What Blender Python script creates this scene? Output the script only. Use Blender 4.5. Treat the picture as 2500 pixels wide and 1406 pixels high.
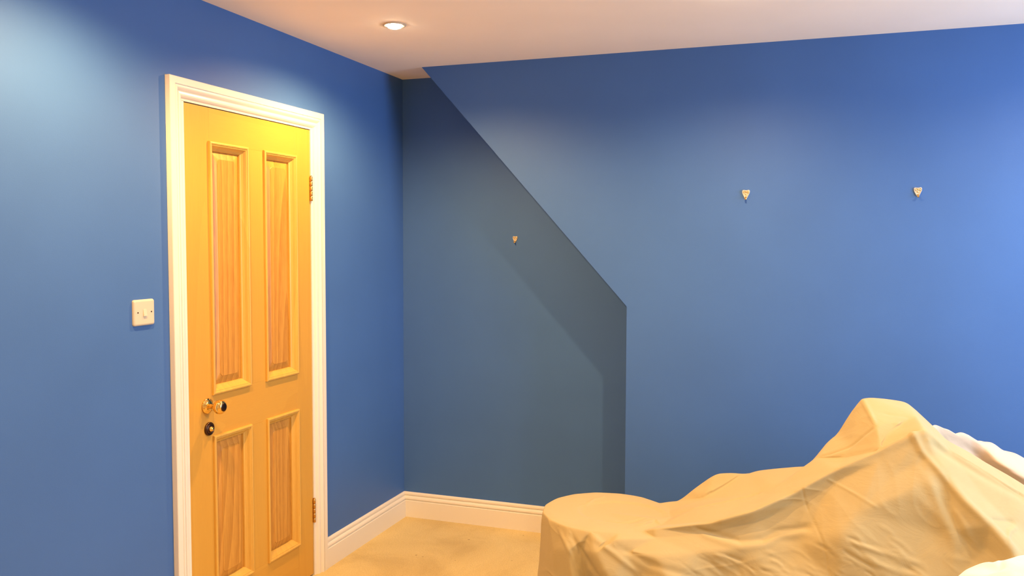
import bpy, bmesh, math, random
import numpy as np
from mathutils import Vector, Matrix, noise
from mathutils.geometry import delaunay_2d_cdt

for o in list(bpy.data.objects): bpy.data.objects.remove(o)
scene = bpy.context.scene
COL = scene.collection
R = math.radians
random.seed(4)

# ------------------------------------------------------------------ camera
cam_d = bpy.data.cameras.new('camera'); cam = bpy.data.objects.new('camera', cam_d); COL.objects.link(cam)
cam_d.sensor_width = 36.0; cam_d.lens = 2082.8 / 2500 * 36.0; cam_d.clip_start = 0.05
cf = Vector((-0.33322, 0.94131, -0.05383)); cr = Vector((0.942628, 0.333836, 0.002568)); cu = cr.cross(cf)
M = Matrix((cr, cu, -cf)).transposed().to_4x4(); M.translation = Vector((2.0898, -4.1436, 1.4970))
cam.matrix_world = M
scene.camera = cam

# ------------------------------------------------------------------ world, exposure
w = bpy.data.worlds.new('world'); scene.world = w; w.use_nodes = True
bg = w.node_tree.nodes['Background']; bg.inputs[0].default_value = (0.62, 0.80, 1.0, 1); bg.inputs[1].default_value = 1.5
scene.view_settings.view_transform = 'Standard'; scene.view_settings.look = 'None'
scene.view_settings.gamma = 1; scene.view_settings.use_curve_mapping = False
scene.view_settings.exposure = 0.07

H = 2.36          # ceiling height
XR = 4.3          # right wall
YB = -5.6         # wall behind the camera
YF = -0.262       # face of the sloped-edge wall that stands in front of the alcove

# daylight through the window in the right-hand wall (area lamp standing in the window opening)
sky = bpy.data.lights.new('window_daylight', 'AREA'); sky.shape = 'RECTANGLE'; sky.size = 1.3; sky.size_y = 1.1
sky.energy = 66; sky.color = (0.55, 0.76, 1.0)
sky_o = bpy.data.objects.new('window_daylight', sky); COL.objects.link(sky_o)
sky_o.location = (XR + 0.03, -1.3, 1.45); sky_o.rotation_euler = (0, R(90), 0)

# recessed ceiling lamps and the added rear fills: x, y, watts, colour, label
WARM = (1.0, 0.58, 0.235)
WARMER = (1.0, 0.535, 0.175)
LAMPS = [
    (0.495, -1.05, 95, WARMER, 'lit recessed white downlight in the ceiling in front of the oak door'),
    (1.793, -1.05, 86, WARM, 'lit recessed downlight above the sloped wall edge, just at the top of the view'),
    (3.09, -1.05, 68, (1.0, 0.67, 0.38), 'lit recessed downlight above the right part of the sheeted furniture'),
    (0.495, -2.35, 108, WARMER, 'lit recessed downlight by the left wall near the light switch'),
    (3.09, -2.35, 28, (1.0, 0.66, 0.36), 'lit recessed downlight above the near white dust sheet'),
    (0.495, -4.45, 48, WARM, 'added unseen fill downlight by the left wall behind the camera'),  # from here on: lamps added out of view to brighten the ceiling by bounce
    (1.793, -4.75, 45, WARM, 'added unseen fill downlight just behind the camera'),
    (3.09, -4.45, 45, WARM, 'added unseen fill downlight to the right of the camera'),
]

# ------------------------------------------------------------------ helpers
def tag(o, label=None, cat=None, group=None, kind=None):
    if label: o['label'] = label
    if cat: o['category'] = cat
    if group: o['group'] = group
    if kind: o['kind'] = kind
    return o

def link(name, me, mat, parent=None, smooth=False):
    o = bpy.data.objects.new(name, me); COL.objects.link(o)
    if mat: me.materials.append(mat)
    if parent: o.parent = parent
    if smooth:
        for f in me.polygons: f.use_smooth = True
    return o

def mesh(name, V, F, mat, parent=None, smooth=False):
    me = bpy.data.meshes.new(name); me.from_pydata([tuple(v) for v in V], [], F)
    bm = bmesh.new(); bm.from_mesh(me); bmesh.ops.recalc_face_normals(bm, faces=bm.faces); bm.to_mesh(me); bm.free()
    return link(name, me, mat, parent, smooth)

def empty(name, loc=(0, 0, 0)):
    o = bpy.data.objects.new(name, None); o.empty_display_size = 0.1; o.location = loc; COL.objects.link(o); return o

def box(name, a, b, mat, parent=None, bevel=0.0):
    bm = bmesh.new()
    v = [bm.verts.new((x, y, z)) for x in (a[0], b[0]) for y in (a[1], b[1]) for z in (a[2], b[2])]
    for f in ((0,1,3,2),(4,6,7,5),(0,4,5,1),(2,3,7,6),(0,2,6,4),(1,5,7,3)): bm.faces.new([v[i] for i in f])
    bmesh.ops.recalc_face_normals(bm, faces=bm.faces)
    if bevel: bmesh.ops.bevel(bm, geom=bm.edges[:], offset=bevel, segments=2, profile=.5, affect='EDGES')
    me = bpy.data.meshes.new(name); bm.to_mesh(me); bm.free()
    return link(name, me, mat, parent)

def prism(name, pts, f0, f1, mat, parent=None):
    """pts: 2-D outline; f0/f1 turn (u, v) into the two end points in 3-D"""
    n = len(pts); V = [f0(*q) for q in pts] + [f1(*q) for q in pts]
    F = [list(range(n)), list(range(2*n-1, n-1, -1))] + [[i, (i+1) % n, n+(i+1) % n, n+i] for i in range(n)]
    return mesh(name, V, F, mat, parent)

def lathe(name, prof, origin, axis, mat, parent=None, seg=40, smooth=True):
    """profile of (radius, distance along axis)"""
    ax = Vector(axis).normalized(); t = Vector((0, 0, 1)) if abs(ax.z) < .9 else Vector((1, 0, 0))
    u = ax.cross(t).normalized(); v = ax.cross(u); o = Vector(origin)
    V, F = [], []
    for (r_, h_) in prof:
        for k in range(seg):
            a = 2*math.pi*k/seg; V.append(o + ax*h_ + (u*math.cos(a) + v*math.sin(a))*r_)
    for i in range(len(prof)-1):
        for k in range(seg): F.append([i*seg+k, i*seg+(k+1) % seg, (i+1)*seg+(k+1) % seg, (i+1)*seg+k])
    F.append(list(range(seg))); F.append(list(range((len(prof)-1)*seg, len(prof)*seg)))
    o = mesh(name, V, F, mat, parent, smooth)
    return o

# ------------------------------------------------------------------ materials
def new_mat(name):
    m = bpy.data.materials.new(name); m.use_nodes = True
    nt = m.node_tree; return m, nt, nt.nodes['Principled BSDF']
def N(nt, t, **kw):
    n = nt.nodes.new(t)
    for k, v in kw.items():
        if hasattr(n, k): setattr(n, k, v)
        else: n.inputs[k.replace('_', ' ')].default_value = v
    return n
def coords(nt, scale=(1, 1, 1), kind='Object'):
    tc = N(nt, 'ShaderNodeTexCoord'); mp = N(nt, 'ShaderNodeMapping'); mp.inputs['Scale'].default_value = scale
    nt.links.new(tc.outputs[kind], mp.inputs[0]); return mp.outputs[0]
def noise_tex(nt, co, scale, detail=4, rough=.5, dist=0):
    n = N(nt, 'ShaderNodeTexNoise'); n.inputs['Scale'].default_value = scale; n.inputs['Detail'].default_value = detail
    n.inputs['Roughness'].default_value = rough; n.inputs['Distortion'].default_value = dist; nt.links.new(co, n.inputs['Vector']); return n.outputs[0]
def ramp(nt, fac, stops):
    r_ = N(nt, 'ShaderNodeValToRGB'); cr_ = r_.color_ramp
    while len(cr_.elements) < len(stops): cr_.elements.new(.5)
    for e, (p_, c_) in zip(cr_.elements, stops): e.position = p_; e.color = (*c_, 1)
    nt.links.new(fac, r_.inputs[0]); return r_.outputs[0]
def bump(nt, h, b, strength, dist):
    n = N(nt, 'ShaderNodeBump'); n.inputs['Strength'].default_value = strength; n.inputs['Distance'].default_value = dist
    nt.links.new(h, n.inputs['Height'])
    nt.links.new(n.outputs[0], b.inputs['Normal']); return n

def paint(name, col, rough=.6, var=.04, bs=.15, spec=.3):
    m, nt, b = new_mat(name); co = coords(nt)
    f = noise_tex(nt, co, 3.0, 3)
    c1 = tuple(c*(1-var) for c in col); c2 = tuple(min(1, c*(1+var)) for c in col)
    nt.links.new(ramp(nt, f, [(.3, c1), (.7, c2)]), b.inputs['Base Color'])
    b.inputs['Roughness'].default_value = rough; b.inputs['Specular IOR Level'].default_value = spec
    bump(nt, noise_tex(nt, co, 260, 3), b, bs, .0006); return m

M_BLUE = paint('blue_wall_paint', (0.053, 0.146, 0.425), .55, .03, .25)
M_CEIL = paint('white_ceiling_paint', (0.95, 0.87, 0.80), .8, .015)
M_CREAM = paint('pale_wall_paint', (0.86, 0.80, 0.70), .7, .02)
M_TRIM = paint('white_gloss_paint', (0.76, 0.735, 0.67), .28, .01, .08, .5)
M_PLASTIC = paint('white_plastic', (0.58, 0.545, 0.45), .3, .005, .02, .5)

def carpet():
    m, nt, b = new_mat('beige_carpet'); co = coords(nt)
    big = noise_tex(nt, co, 2.3, 5, .6, .6); fine = noise_tex(nt, co, 170, 3, .7)
    c1 = ramp(nt, big, [(.30, (.52, .39, .16)), (.5, (.67, .53, .235)), (.72, (.74, .60, .28))])
    c2 = ramp(nt, fine, [(.3, (.72, .70, .66)), (.65, (1, 1, 1))])
    mx = N(nt, 'ShaderNodeMix', data_type='RGBA', blend_type='MULTIPLY'); mx.inputs[0].default_value = .8
    nt.links.new(c1, mx.inputs[6]); nt.links.new(c2, mx.inputs[7])
    v = N(nt, 'ShaderNodeTexVoronoi'); v.inputs['Scale'].default_value = 9.0; nt.links.new(co, v.inputs['Vector'])
    spot = ramp(nt, v.outputs['Distance'], [(.035, (.42, .36, .30)), (.06, (1, 1, 1))])
    mx2 = N(nt, 'ShaderNodeMix', data_type='RGBA', blend_type='MULTIPLY'); mx2.inputs[0].default_value = .8
    nt.links.new(mx.outputs[2], mx2.inputs[6]); nt.links.new(spot, mx2.inputs[7])
    nt.links.new(mx2.outputs[2], b.inputs['Base Color'])
    b.inputs['Roughness'].default_value = .95; b.inputs['Specular IOR Level'].default_value = .1
    b.inputs['Sheen Weight'].default_value = .15
    bump(nt, fine, b, .7, .004); return m
M_CARPET = carpet()

def oak(name, axis='z', dark=(.50, .23, .045), light=(.72, .40, .085), contrast=1.0, seed=0.0, rings=16):
    """grain running along one axis"""
    m, nt, b = new_mat(name)
    sc = {'z': (9, 9, .55), 'y': (9, .55, 9)}[axis]
    tc = N(nt, 'ShaderNodeTexCoord'); mp = N(nt, 'ShaderNodeMapping'); mp.inputs['Scale'].default_value = sc
    mp.inputs['Location'].default_value = (seed, seed*1.7, seed*.6)
    nt.links.new(tc.outputs['Object'], mp.inputs[0]); co = mp.outputs[0]
    cath = noise_tex(nt, co, .33, 1.5, .4, .25)
    mu = N(nt, 'ShaderNodeMath', operation='MULTIPLY'); mu.inputs[1].default_value = rings; nt.links.new(cath, mu.inputs[0])
    wv = N(nt, 'ShaderNodeMath', operation='FRACT'); nt.links.new(mu.outputs[0], wv.inputs[0])
    fib = noise_tex(nt, co, 22, 5, .65)
    mixv = N(nt, 'ShaderNodeMath', operation='MULTIPLY_ADD'); mixv.inputs[1].default_value = .28
    nt.links.new(wv.outputs[0], mixv.inputs[0])
    m2 = N(nt, 'ShaderNodeMath', operation='MULTIPLY'); m2.inputs[1].default_value = .72; nt.links.new(fib, m2.inputs[0]); nt.links.new(m2.outputs[0], mixv.inputs[2])
    mid = tuple((a+c)/2 for a, c in zip(dark, light))
    k = contrast
    dk = tuple(m_+(d_-m_)*k for m_, d_ in zip(mid, dark)); lt = tuple(m_+(d_-m_)*k for m_, d_ in zip(mid, light))
    nt.links.new(ramp(nt, mixv.outputs[0], [(.18, dk), (.5, mid), (.8, lt)]), b.inputs['Base Color'])
    b.inputs['Roughness'].default_value = .38; b.inputs['Specular IOR Level'].default_value = .45
    bump(nt, fib, b, .10, .0005); return m
M_STILE = oak('oak_upright', 'z', (.53, .285, .045), (.60, .345, .060), .6)
M_RAIL = oak('oak_crosswise', 'y', (.53, .285, .045), (.60, .345, .060), .6, 3.1)
M_PANEL = oak('oak_panel', 'z', (.40, .180, .028), (.60, .315, .060), 1.45, 1.3, 24)
M_MOULD = oak('oak_moulding', 'z', (.54, .31, .060), (.68, .43, .095), .8, 5.0)

def metal(name, col, rough):
    m, nt, b = new_mat(name); b.inputs['Base Color'].default_value = (*col, 1); b.inputs['Metallic'].default_value = 1
    co = coords(nt); r_ = ramp(nt, noise_tex(nt, co, 60, 2), [(.2, (rough*.7,)*3), (.8, (rough*1.3,)*3)])
    nt.links.new(r_, b.inputs['Roughness']); return m
M_BRASS = metal('polished_brass', (.86, .60, .20), .14)
M_BRASS2 = metal('aged_brass', (.62, .38, .14), .3)
M_BRONZE = metal('dark_bronze', (.085, .045, .03), .35)
M_NAIL = metal('hook_pin_brass', (.80, .58, .25), .3)
m_, nt_, b_ = new_mat('shadow_gap'); b_.inputs['Base Color'].default_value = (.02, .012, .008, 1); b_.inputs['Roughness'].default_value = .9; M_GAP = m_
def glow(name, col, s):
    m, nt, b = new_mat(name); b.inputs['Base Color'].default_value = (.9, .85, .75, 1)
    b.inputs['Emission Color'].default_value = (*col, 1); b.inputs['Emission Strength'].default_value = s; return m
M_BULB = glow('lit_bulb', (1, .80, .50), 60)
M_RING = paint('white_metal_ring', (.55, .46, .36), .4, .01, .02, .5)

def cloth(name, col, folds=1.0):
    m, nt, b = new_mat(name); co = coords(nt)
    n1 = noise_tex(nt, coords(nt, (1.0, 1.0, 2.0)), 5.5, 6, .55, 1.6)
    c1 = tuple(c*.97 for c in col); nt.links.new(ramp(nt, n1, [(.3, c1), (.7, col)]), b.inputs['Base Color'])
    b.inputs['Roughness'].default_value = .85; b.inputs['Specular IOR Level'].default_value = .15
    b.inputs['Sheen Weight'].default_value = .1
    rd = N(nt, 'ShaderNodeMath', operation='ABSOLUTE'); sb = N(nt, 'ShaderNodeMath', operation='SUBTRACT'); sb.inputs[1].default_value = .5
    nt.links.new(n1, sb.inputs[0]); nt.links.new(sb.outputs[0], rd.inputs[0])
    b1 = N(nt, 'ShaderNodeBump'); b1.inputs['Strength'].default_value = .12*folds; b1.inputs['Distance'].default_value = .02
    nt.links.new(rd.outputs[0], b1.inputs['Height'])
    b2 = N(nt, 'ShaderNodeBump'); b2.inputs['Strength'].default_value = .15; b2.inputs['Distance'].default_value = .001
    nt.links.new(noise_tex(nt, co, 420, 2), b2.inputs['Height']); nt.links.new(b1.outputs[0], b2.inputs['Normal'])
    nt.links.new(b2.outputs[0], b.inputs['Normal'])
    return m
M_SHEET = cloth('cream_cotton_sheet', (.440, .362, .190))
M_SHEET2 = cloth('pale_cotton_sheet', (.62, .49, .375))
M_SHEET3 = cloth('white_cotton_sheet', (.88, .86, .80))

# ------------------------------------------------------------------ room shell
S = lambda o: tag(o, kind='structure')
S(box('floor', (-.15, YB-.15, -.10), (XR+.15, .15, 0), M_CARPET))
S(box('ceiling', (-.15, YB-.15, H), (XR+.15, .15, H+.12), M_CEIL))
# left wall with the door opening
DY0, DY1, DZ = -1.694, -.892, 1.988
def lw(y0, y1, z0, z1): return [(-.15, y0, z0), (0, y1, z1)]
bm = bmesh.new()
def addbox(bm, a, b):
    v = [bm.verts.new((x, y, z)) for x in (a[0], b[0]) for y in (a[1], b[1]) for z in (a[2], b[2])]
    for f in ((0,1,3,2),(4,6,7,5),(0,4,5,1),(2,3,7,6),(0,2,6,4),(1,5,7,3)): bm.faces.new([v[i] for i in f])
addbox(bm, (-.15, YB, 0), (0, DY0-.02, H)); addbox(bm, (-.15, DY1+.02, 0), (0, 0, H)); addbox(bm, (-.15, DY0-.02, DZ+.02), (0, DY1+.02, H))
me = bpy.data.meshes.new('wall_left'); bmesh.ops.recalc_face_normals(bm, faces=bm.faces); bm.to_mesh(me); bm.free()
S(link('wall_left', me, M_BLUE))
S(box('wall_back', (-.15, 0, 0), (XR, .15, H), M_BLUE))
# boxed-out wall in front of the alcove: straight edge below, sloping edge above
alc = [(1.278, 0.0), (XR, 0.0), (XR, H), (0.2385, H), (1.278, 1.201)]
wf = prism('wall_front', alc, lambda x, z: (x, YF, z), lambda x, z: (x, 0, z), M_BLUE)
tag(wf, 'blue boxed-out wall with a sloping left edge in front of the alcove', kind='structure')
bm = bmesh.new()
wy0, wy1, wz0, wz1 = -2.0, -.6, .85, 2.05
addbox(bm, (XR, YB, 0), (XR+.15, wy0, H)); addbox(bm, (XR, wy1, 0), (XR+.15, 0, H)); addbox(bm, (XR, wy0, 0), (XR+.15, wy1, wz0)); addbox(bm, (XR, wy0, wz1), (XR+.15, wy1, H))
me = bpy.data.meshes.new('wall_right'); bmesh.ops.recalc_face_normals(bm, faces=bm.faces); bm.to_mesh(me); bm.free()
S(link('wall_right', me, M_CREAM))
S(box('wall_behind', (-.15, YB-.15, 0), (XR+.15, YB, H), M_CREAM))
win = S(empty('window_1', (XR+.09, (wy0+wy1)/2, wz0)))
for nm, a, b in (('window_sill', (-.14, -.74, -.03), (.04, .74, .0)), ('window_frame', (-.02, -.70, 0), (.03, -.65, 1.2)), ('window_frame', (-.02, .65, 0), (.03, .70, 1.2)),
                 ('window_frame', (-.02, -.65, 1.15), (.03, .65, 1.2)), ('window_frame', (-.02, -.65, 0), (.03, .65, .05)), ('window_frame', (-.02, -.02, .05), (.03, .02, 1.15))):
    box(nm, a, b, M_TRIM, win)

# ------------------------------------------------------------------ baseboards
SK = [(0, 0), (.018, 0), (.018, .089), (.0165, .0905), (.0125, .0915), (.0125, .0945), (.0160, .0965), (.0168, .1005), (.0160, .106), (.0125, .1120), (.0070, .1150), (.0070, .1180), (.0100, .1195), (.0102, .127), (.0080, .1325), (.004, .135), (0, .135)]
def skirt(name, f0, f1, parent=None):
    return S(prism(name, SK, f0, f1, M_TRIM, parent))
skirt('baseboard_left', lambda d, z: (d, -.811, z), lambda d, z: (d, -d, z))
skirt('baseboard_left', lambda d, z: (d, YB, z), lambda d, z: (d, -1.776, z))
skirt('baseboard_back', lambda d, z: (d, -d, z), lambda d, z: (1.278, -d, z))
skirt('baseboard_front', lambda d, z: (1.278, YF-d, z), lambda d, z: (XR, YF-d, z))
skirt('baseboard_right', lambda d, z: (XR-d, YF, z), lambda d, z: (XR-d, YB, z))

# ------------------------------------------------------------------ door frame (architrave and lining)
AR = [(0, 0), (0, .019), (.0015, .021), (.0245, .021), (.025, .0175), (.0268, .0175), (.029, .0205), (.033, .0215), (.037, .0205), (.042, .0165), (.0465, .0118), (.0488, .0110), (.0495, .0135), (.055, .0145), (.060, .0135), (.065, .0095), (.0695, .0035), (.0755, .0030), (.0755, 0)]
oy0, oy1, oz = -1.776, -.811, 2.062
fr = tag(empty('trim_1', (0, DY0, 0)), 'white painted moulded architrave and lining around the oak door', kind='structure')
def rel(f): return lambda *q: Vector(f(*q)) - Vector((0, DY0, 0))
prism('architrave', AR, rel(lambda e, t: (t, oy0+e, 0)), rel(lambda e, t: (t, oy0+e, oz-e)), M_TRIM, fr)
prism('architrave', AR, rel(lambda e, t: (t, oy1-e, 0)), rel(lambda e, t: (t, oy1-e, oz-e)), M_TRIM, fr)
prism('architrave', AR, rel(lambda e, t: (t, oy0+e, oz-e)), rel(lambda e, t: (t, oy1-e, oz-e)), M_TRIM, fr)
def fbox(nm, a, b, m): return box(nm, (a[0], a[1]-DY0, a[2]), (b[0], b[1]-DY0, b[2]), m, fr)
fbox('jamb', (-.15, DY0-.02, 0), (.003, DY0+.0035, DZ), M_TRIM)
fbox('jamb', (-.15, DY1-.0035, 0), (.003, DY1+.02, DZ), M_TRIM)
fbox('door_head', (-.15, DY0-.02, DZ-.0025), (.003, DY1+.02, DZ+.02), M_TRIM)
fbox('door_stop', (-.07, DY0+.003, 0), (-.05, DY0+.015, DZ-.002), M_TRIM)
fbox('door_stop', (-.07, DY1-.015, 0), (-.05, DY1-.003, DZ-.002), M_TRIM)
fbox('door_stop', (-.07, DY0+.003, DZ-.015), (-.05, DY1-.003, DZ-.002), M_TRIM)

# ------------------------------------------------------------------ oak four-panel door
ly0, ly1, lz0, lz1 = -1.688, -.8975, .008, 1.9825
door = tag(empty('door_1', (0, ly0, lz0)), 'golden oak four panel door with brass knob, closed, in white frame', kind='structure')
OD = Vector((0, ly0, lz0))
def dbox(nm, a, b, m, bev=.0): return box(nm, Vector(a)-OD, Vector(b)-OD, m, door, bev)
XF, XBK = -.001, -.044
pcols = ((-1.562, -1.334), (-1.234, -1.006)); prows = ((.175, .775), (.928, 1.862))
ins = .006
yA, yB = pcols[0][0]+ins, pcols[1][1]-ins
dbox('stile', (XBK, ly0, lz0), (XF, yA, lz1), M_STILE, .0008)
dbox('stile', (XBK, yB, lz0), (XF, ly1, lz1), M_STILE, .0008)
dbox('rail', (XBK, yA, lz0), (XF, yB, prows[0][0]+ins), M_RAIL, .0006)
dbox('rail', (XBK, yA, prows[0][1]-ins), (XF, yB, prows[1][0]+ins), M_RAIL, .0006)
dbox('rail', (XBK, yA, prows[1][1]-ins), (XF, yB, lz1), M_RAIL, .0006)
for (z0, z1) in prows:
    dbox('muntin', (XBK, pcols[0][1]-ins, z0+ins), (XF, pcols[1][0]+ins, z1-ins), M_STILE, .0006)
MP = [(0, XF), (.0005, .0065), (.0025, .0090), (.006, .0100), (.0095, .0088), (.0115, .0058), (.0145, .0055), (.0165, .0030), (.021, -.0045), (.027, -.0105), (.031, -.0130), (.0325, -.0170), (.0325, -.025), (.006, -.025), (.006, XF)]
for (y0, y1) in pcols:
    for (z0, z1) in prows:
        # raised and fielded panel
        def ring(e, x, clip):
            a0, a1, b0, b1 = y0+e, y1-e, z0+e, z1-e
            if clip == 0: clip = .0001
            q = []
            for (cy_, cz_, s0) in ((a0+clip, b0+clip, 180), (a1-clip, b0+clip, 270), (a1-clip, b1-clip, 0), (a0+clip, b1-clip, 90)):
                for k in range(5):
                    an = R(s0 + k*22.5); q.append((x, cy_+clip*math.cos(an), cz_+clip*math.sin(an)))
            return [Vector(v)-OD for v in q]
        lv = [ring(.006, -.036, 0), ring(.006, -.0215, 0), ring(.034, -.0205, .0), ring(.0600, -.0110, .016), ring(.0615, -.0090, .016)]
        V = [v for l in lv for v in l]; n = 20
        F = [[i*n+k, i*n+(k+1) % n, (i+1)*n+(k+1) % n, (i+1)*n+k] for i in range(len(lv)-1) for k in range(n)]
        F.append([(len(lv)-1)*n+k for k in range(n)]); F.append(list(range(n)))
        pn = mesh('panel', V, F, M_PANEL, door)
        for seg in ('l', 'r', 'b', 't'):
            if seg == 'l': f0 = lambda e, x: (x, y0+e, z0+e); f1 = lambda e, x: (x, y0+e, z1-e)
            if seg == 'r': f0 = lambda e, x: (x, y1-e, z0+e); f1 = lambda e, x: (x, y1-e, z1-e)
            if seg == 'b': f0 = lambda e, x: (x, y0+e, z0+e); f1 = lambda e, x: (x, y1-e, z0+e)
            if seg == 't': f0 = lambda e, x: (x, y0+e, z1-e); f1 = lambda e, x: (x, y1-e, z1-e)
            prism('moulding', MP, (lambda g: lambda e, x: Vector(g(e, x))-OD)(f0), (lambda g: lambda e, x: Vector(g(e, x))-OD)(f1), M_MOULD, pn)

# hinges on the right-hand edge
hy = ly1 + .0015
for (z0, z1) in ((.242, .350), (1.674, 1.782)):
    hg = box('hinge', Vector((-.012, hy-.0012, z0))-OD, Vector((.002, hy+.0012, z1))-OD, M_BRASS2, door); hg['label'] = 'aged brass butt hinge'
    n = 5; L = (z1-z0)/n
    for k in range(n):
        lathe('knuckle', [(.0050, 0), (.0062, .0008), (.0062, L-.0022), (.0050, L-.0014)], Vector((.0055, hy, z0+k*L))-OD, (0, 0, 1), M_BRASS2, hg, 16)
    lathe('pin_cap', [(.0045, 0), (.0055, .001), (.003, .003)], Vector((.0055, hy, z1))-OD, (0, 0, 1), M_BRASS2, hg, 16)

# knob: rose, neck, knob head, dark end cap
kz, ky = .893, -1.590
rose = lathe('knob_rose', [(.0285, 0), (.0290, .002), (.0275, .0045), (.0235, .0060), (.0220, .0085), (.0170, .0115), (.0115, .0130), (.0100, .0135)], Vector((0, ky, kz))-OD, (1, 0, 0), M_BRASS, door)
for a in (70, 190, 310):
    lathe('screw', [(.0030, 0), (.0030, .0012), (.0018, .0020)], Vector((.0050, ky+.0245*math.cos(R(a)), kz+.0245*math.sin(R(a))))-OD, (1, 0, 0), M_BRASS2, rose, 12)
kn = lathe('door_knob', [(.0095, .010), (.0085, .018), (.0078, .026), (.0095, .031), (.0145, .035), (.0190, .039), (.0235, .045), (.0258, .052), (.0262, .058), (.0245, .065), (.0205, .0705), (.0165, .0730), (.0150, .0735)], Vector((0, ky, kz))-OD, (1, 0, 0), M_BRASS, door)
lathe('end_cap', [(.0150, .0725), (.0150, .0745), (.0135, .0752)], Vector((0, ky, kz))-OD, (1, 0, 0), M_BRONZE, kn)
# thumb-turn below it
tz, ty = .807, -1.583
esc = lathe('thumb_turn_rose', [(.0245, 0), (.0250, .003), (.0235, .0065), (.0200, .0075), (.0188, .0060), (.0165, .0060), (.0158, .0072), (.0120, .0078)], Vector((0, ty, tz))-OD, (1, 0, 0), M_BRONZE, door)
esc['label'] = 'dark bronze round plate'
tt = lathe('thumb_turn', [(.0095, .006), (.0095, .012), (.0080, .0135), (.0065, .0140), (.0065, .0180), (.0050, .0195)], Vector((0, ty, tz))-OD, (1, 0, 0), M_BRASS, esc)
box('latch_plate', Vector((-.030, ly0-.0030, .865))-OD, Vector((-.0005, ly0+.001, .925))-OD, M_BRASS, door)

# ------------------------------------------------------------------ light switch
sw = tag(empty('light_switch', (0, -1.9005, 1.2615)), 'single white plastic light switch on the blue wall left of the door', 'light switch')
def rrect(w_, h_, r_, x, seg=6):
    q = []
    for (a, b_2, s0) in ((w_/2-r_, h_/2-r_, 0), (-w_/2+r_, h_/2-r_, 90), (-w_/2+r_, -h_/2+r_, 180), (w_/2-r_, -h_/2+r_, 270)):
        for k in range(seg+1):
            an = R(s0+90*k/seg); q.append((x, a+r_*math.cos(an), b_2+r_*math.sin(an)))
    return q
def stack(name, rings, mat, parent, smooth=False, off=(0, 0, 0)):
    n = len(rings[0]); V = [Vector(v)+Vector(off) for r_ in rings for v in r_]
    F = [[i*n+k, i*n+(k+1) % n, (i+1)*n+(k+1) % n, (i+1)*n+k] for i in range(len(rings)-1) for k in range(n)]
    F.append(list(range(n))); F.append([(len(rings)-1)*n+k for k in range(n)])
    return mesh(name, V, F, mat, parent, smooth)
W_, H_ = .098, .086
W_, H_ = .092, .086
stack('switch_plate', [rrect(W_, H_, .007, 0), rrect(W_, H_, .007, .0045), rrect(W_-.003, H_-.003, .0065, .0075), rrect(W_-.009, H_-.009, .006, .0092), rrect(W_-.014, H_-.014, .005, .0096)], M_PLASTIC, sw)
# rocker tilted with its lower end proud
V = []
for (x, y, z) in ((.008, -.0075, .012), (.008, .0075, .012), (.008, .0075, -.012), (.008, -.0075, -.012), (.0102, -.0072, .0118), (.0102, .0072, .0118), (.0140, .0072, -.0115), (.0140, -.0072, -.0115)): V.append((x, y, z))
mesh('rocker', V, [[0,1,2,3],[4,7,6,5],[0,4,5,1],[1,5,6,2],[2,6,7,3],[3,7,4,0]], M_PLASTIC, sw)
for yy in (-.030, .030):
    sc_ = lathe('screw', [(.0027, .0085), (.0027, .0100), (.0018, .0104)], (0, yy, .001), (1, 0, 0), M_BRONZE, sw, 14)

# ------------------------------------------------------------------ picture hooks
def hook(x, y, z, s, tilt, label):
    t = tag(empty('picture_hook', (x, y, z)), label, 'picture hook')
    t.rotation_euler = (0, tilt, 0)
    out = [(-.0155, .0130), (-.0120, .0175), (-.0040, .0165), (0, .0158), (.0040, .0165), (.0120, .0178), (.0158, .0128), (.0150, .0040), (.0105, -.0060), (.0062, -.0150), (.0030, -.0195), (-.0030, -.0195), (-.0062, -.0150), (-.0105, -.0060), (-.0150, .0040)]
    def rg(k, d): return [(a*k*s, d, (b*k + (1-k)*-.001)*s) for a, b in out]
    stack('hook_shield', [rg(1, 0), rg(1, -.0035*s), rg(.93, -.0055*s), rg(.80, -.0055*s), rg(.72, -.0032*s)], M_PLASTIC, t)
    for (a, b) in ((-.0075, .0075), (0, .0090), (.0075, .0075), (0, -.0010)):
        lathe('pin', [(.0028*s, -.0005), (.0032*s, .003*s), (.0022*s, .0048*s)], (a*s, -.0025*s, b*s), (0, -1, 0), M_NAIL, t, 12)
    # curled hook below
    V, F = [], []; prof = [(.000, -.010), (-.006, -.0160), (-.0075, -.0215), (-.0115, -.0235), (-.0155, -.0205), (-.0160, -.0160)]
    for d, b in prof:
        for sx in (-.0034, .0034):
            V += [(sx*s, (d-.003)*s, b*s), (sx*s, (d-.0048)*s, (b-.0012)*s)]
    for i in range(len(prof)-1):
        a = i*4; F += [[a, a+2, a+6, a+4], [a+1, a+5, a+7, a+3], [a, a+4, a+5, a+1], [a+2, a+3, a+7, a+6]]
    F += [[0, 1, 3, 2], [len(V)-4, len(V)-2, len(V)-1, len(V)-3]]
    mesh('hook_tip', V, F, M_NAIL, t)
    return t
hook(.640, 0, 1.512, .84, .03, 'small cream picture hook on the recessed alcove wall, left of the sloping edge')
hook(1.802, YF, 1.709, 1.05, .02, 'cream picture hook on the blue wall between the sloping edge and the right hook')
hook(2.486, YF, 1.708, 1.0, -.03, 'cream picture hook furthest right on the blue wall, above the tall sheeted peak')

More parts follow.
